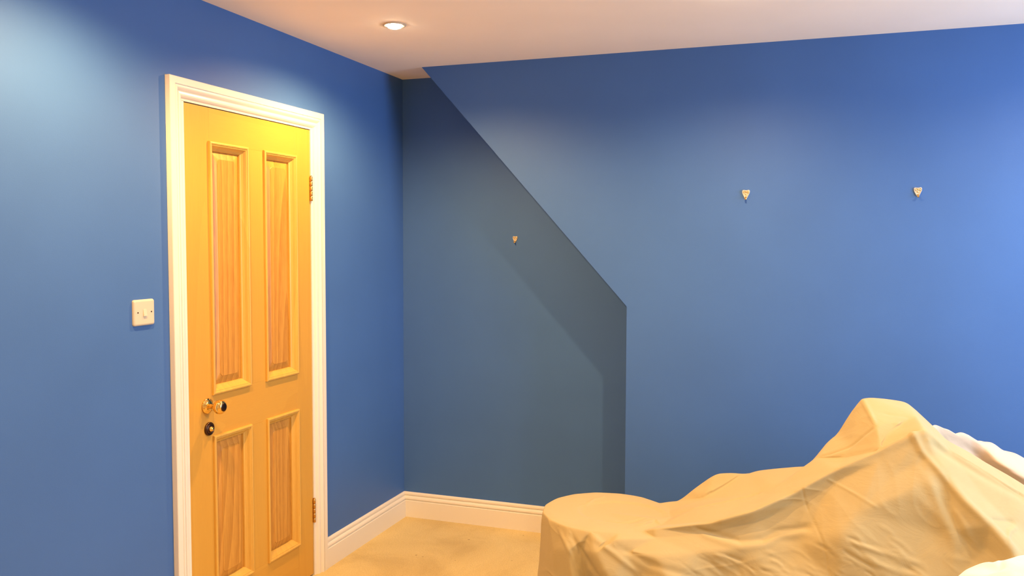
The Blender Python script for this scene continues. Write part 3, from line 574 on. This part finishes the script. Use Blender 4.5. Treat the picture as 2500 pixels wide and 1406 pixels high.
NEAR_V = [
    (2.351,-1.911,0.661,2.351,-1.911,0), (2.371,-1.981,0.666,2.371,-1.981,0), (2.381,-2.071,0.631,2.381,-2.071,0), (2.371,-2.271,0.628,2.371,-2.271,0),
    (2.371,-2.381,0.411,2.371,-2.581,0), (2.371,-2.411,0.008,2.371,-2.911,0), (2.351,-1.891,0.461,2.351,-1.741,0), (2.351,-1.871,0.008,2.351,-1.371,0),
    (2.427,-1.892,0.702,2.427,-1.892,0), (2.407,-1.962,0.687,2.407,-1.962,0), (2.457,-2.052,0.672,2.457,-2.052,0), (2.407,-2.252,0.645,2.407,-2.252,0),
    (2.407,-2.362,0.452,2.407,-2.562,0), (2.407,-2.422,0.008,2.407,-2.922,0), (2.427,-1.872,0.502,2.427,-1.722,0), (2.427,-1.832,0.008,2.427,-1.332,0),
    (2.454,-1.871,0.717,2.454,-1.871,0), (2.474,-1.941,0.722,2.474,-1.941,0), (2.484,-2.031,0.687,2.484,-2.031,0), (2.474,-2.231,0.684,2.474,-2.231,0),
    (2.474,-2.341,0.467,2.474,-2.541,0), (2.474,-2.371,0.008,2.474,-2.871,0), (2.454,-1.851,0.517,2.454,-1.701,0), (2.454,-1.831,0.008,2.454,-1.331,0),
    (2.485,-1.881,0.722,2.485,-1.881,0), (2.465,-1.951,0.707,2.465,-1.951,0), (2.515,-2.041,0.692,2.515,-2.041,0), (2.465,-2.241,0.665,2.465,-2.241,0),
    (2.465,-2.351,0.472,2.465,-2.551,0), (2.465,-2.411,0.008,2.465,-2.911,0), (2.485,-1.861,0.522,2.485,-1.711,0), (2.485,-1.821,0.008,2.485,-1.321,0),
    (2.51,-1.86,0.741,2.51,-1.86,0), (2.53,-1.93,0.746,2.53,-1.93,0), (2.54,-2.02,0.711,2.54,-2.02,0), (2.53,-2.22,0.708,2.53,-2.22,0),
    (2.53,-2.33,0.491,2.53,-2.53,0), (2.53,-2.36,0.008,2.53,-2.86,0), (2.51,-1.84,0.541,2.51,-1.69,0), (2.51,-1.82,0.008,2.51,-1.32,0),
    (2.533,-1.852,0.745,2.533,-1.852,0), (2.513,-1.922,0.73,2.513,-1.922,0), (2.563,-2.012,0.715,2.563,-2.012,0), (2.513,-2.212,0.688,2.513,-2.212,0),
    (2.513,-2.322,0.495,2.513,-2.522,0), (2.513,-2.382,0.008,2.513,-2.882,0), (2.533,-1.832,0.545,2.533,-1.682,0), (2.533,-1.792,0.008,2.533,-1.292,0),
    (2.579,-1.835,0.758,2.579,-1.835,0), (2.599,-1.905,0.763,2.599,-1.905,0), (2.609,-1.995,0.728,2.609,-1.995,0), (2.599,-2.195,0.725,2.599,-2.195,0),
    (2.599,-2.305,0.508,2.599,-2.505,0), (2.599,-2.335,0.008,2.599,-2.835,0), (2.579,-1.815,0.558,2.579,-1.665,0), (2.579,-1.795,0.008,2.579,-1.295,0),
    (2.672,-1.801,0.779,2.672,-1.801,0), (2.652,-1.871,0.764,2.652,-1.871,0), (2.702,-1.961,0.749,2.702,-1.961,0), (2.652,-2.161,0.722,2.652,-2.161,0),
    (2.652,-2.271,0.529,2.652,-2.471,0), (2.652,-2.331,0.008,2.652,-2.831,0), (2.672,-1.781,0.579,2.672,-1.631,0), (2.672,-1.741,0.008,2.672,-1.241,0),
    (2.857,-1.734,0.794,2.857,-1.734,0), (2.877,-1.804,0.799,2.877,-1.804,0), (2.887,-1.894,0.764,2.887,-1.894,0), (2.877,-2.094,0.761,2.877,-2.094,0),
    (2.877,-2.204,0.544,2.877,-2.404,0), (2.877,-2.234,0.008,2.877,-2.734,0), (2.857,-1.714,0.594,2.857,-1.564,0), (2.857,-1.694,0.008,2.857,-1.194,0),
    (2.291,-1.871,0.008,2.091,-1.371,0), (2.291,-1.981,0.2,2.091,-1.981,0), (2.291,-2.271,0.2,2.091,-2.271,0), (2.291,-2.411,0.008,2.091,-2.911,0),
]
NEAR_E = [
    (0,8,0.1), (8,16,0.1), (16,24,0.1), (24,32,0.1), (32,40,0.1), (40,48,0.1), (48,56,0.1), (56,64,0.1), (3,11,0.1), (11,19,0.1),
    (19,27,0.1), (27,35,0.1), (35,43,0.1), (43,51,0.1), (51,59,0.1), (59,67,0.1),
]

FV = np.array((-.333, .941, -.054))      # horizontal direction across the front of the covered furniture
def drape(name, VV, EE, mat, label, levels=4, simple=2, wr=1.0, seed=0.0, post=None, folds=()):
    uv = [Vector((v[3], v[4])) for v in VV]
    ov, oe, of, iv, ie, if_ = delaunay_2d_cdt(uv, [(a, b) for a, b, c in EE], [], 0, 1e-5)
    bm = bmesh.new(); vs = []
    for k, q in enumerate(ov):
        src = iv[k]
        if src: s = VV[src[0]]; vs.append(bm.verts.new(s[:3]))
        else:   # crossing of two fold lines: take the nearest point
            j = min(range(len(uv)), key=lambda j: (uv[j]-q).length); s = VV[j]; vs.append(bm.verts.new((s[0]+.002, s[1], s[2]))); print('extra point', name, q)
    for f in of:
        a, b, c = [ov[i] for i in f]
        rr = (a-b).length*(b-c).length*(c-a).length/max(1e-9, 2*abs((b-a).cross(c-a)))
        if rr > .42: continue      # slivers along the outline of the hull
        try: bm.faces.new([vs[i] for i in f])
        except ValueError: pass
    bm.verts.ensure_lookup_table()
    for v in [v for v in bm.verts if not v.link_faces]: bm.verts.remove(v)
    cl = bm.edges.layers.float.new('crease_edge'); vl = bm.verts.layers.float.new('crease_vert')
    cmap = {}
    back = {}
    for k, src in enumerate(iv):
        for j in src: back[j] = k
    for a, b, c in EE: cmap[frozenset((vs[back[a]], vs[back[b]]))] = c
    for e in bm.edges: e[cl] = cmap.get(frozenset(e.verts), 0)
    for k, src in enumerate(iv):
        if src and vs[k].is_valid: vs[k][vl] = VV[src[0]][5]
    bmesh.ops.recalc_face_normals(bm, faces=bm.faces)
    me = bpy.data.meshes.new(name+'_net'); bm.to_mesh(me); bm.free()
    o = bpy.data.objects.new(name, me); COL.objects.link(o)
    m0 = o.modifiers.new('a', 'SUBSURF'); m0.subdivision_type = 'SIMPLE'; m0.levels = m0.render_levels = simple
    md = o.modifiers.new('s', 'SUBSURF'); md.levels = md.render_levels = levels-simple; md.boundary_smooth = 'PRESERVE_CORNERS'; md.use_creases = True
    dg = bpy.context.evaluated_depsgraph_get(); dg.update()
    ev = bpy.data.meshes.new_from_object(o.evaluated_get(dg)); o.modifiers.clear(); o.data = ev; ev.name = name
    co = np.empty(len(ev.vertices)*3); ev.vertices.foreach_get('co', co); co = co.reshape(-1, 3)
    nr = np.empty(len(ev.vertices)*3); ev.vertices.foreach_get('normal', nr); nr = nr.reshape(-1, 3)
    if nr[:, 2].mean() < 0: nr = -nr
    d = np.zeros(len(co))
    for i, (p, n) in enumerate(zip(co, nr)):
        q = Vector((p[0]*2.2+seed, p[1]*2.2, p[2]*4.0))
        w1 = noise.noise(q*1.3)
        side = 1 - min(1, abs(n[2])*1.15)
        rdg = 1 - abs(noise.noise(Vector((p[0]*3+w1, p[1]*3, p[2]*9+p[0]*3+seed+w1*2))))*2
        d[i] = wr*(.0030*w1 + side*.0025*(max(0, rdg)**3) + .0009*noise.noise(q*5))
        if post: d[i] += post(p, n)
    for pts, amp, wd, front in folds:
        P = np.array(pts, float); best = np.full(len(co), 9.0); C_ = co.copy()
        if front: C_ -= np.outer(C_ @ FV, FV); P = P - np.outer(P @ FV, FV)
        for a, b in zip(P, P[1:]):
            ab = b-a; tt = np.clip(((C_-a) @ ab)/(ab @ ab), 0, 1); best = np.minimum(best, np.linalg.norm(C_-a-np.outer(tt, ab), axis=1))
        e0 = np.minimum(np.linalg.norm(C_-P[0], axis=1), np.linalg.norm(C_-P[-1], axis=1)); fade = np.clip(e0/(wd*3), 0, 1)
        g = amp*np.exp(-(best/wd)**2)*fade
        if front: g *= np.clip(-(nr @ FV)*2.5, 0, 1)*(nr[:, 2] < .8)
        d += g
    keep = np.clip(co[:, 2]/.03, 0, 1)
    co = co + nr*(d*keep)[:, None]; co[:, 2] = np.maximum(co[:, 2], .004)
    ev.vertices.foreach_set('co', co.ravel()); ev.update()
    ev.materials.clear(); ev.materials.append(mat)
    for f in ev.polygons: f.use_smooth = True
    sd = o.modifiers.new('thickness', 'SOLIDIFY'); sd.thickness = .0016; sd.offset = 0
    tag(o, label, 'dust sheet')
    return o

def big_post(p, n):
    x, y, z = p
    d = 0
    # rim of the thing under the sheet pressing through on the round end
    r_ = math.hypot((x-1.44)/.17, (y+1.085)/.13)
    if abs(n[2]) > .7 and z < .56 and x < 1.75: d -= .006*max(0, min(1, (1-r_)*9))
    return d
drape('dust_sheet', BIG_V, BIG_E, M_SHEET, 'large cream dust sheet over furniture, round low end left rising to a tall peak', 5, 2, 1, 0, big_post, FOLDS)
drape('dust_sheet', BACK_V, BACK_E, M_SHEET2, 'brightly lit pale sheet behind the right slope of the tall peak', 4, 0, .4, 7.3, None, FOLDS2)
drape('dust_sheet', NEAR_V, NEAR_E, M_SHEET3, 'white crumpled sheet nearest the camera in the bottom right corner', 4, 1, 1.2, 3.9)
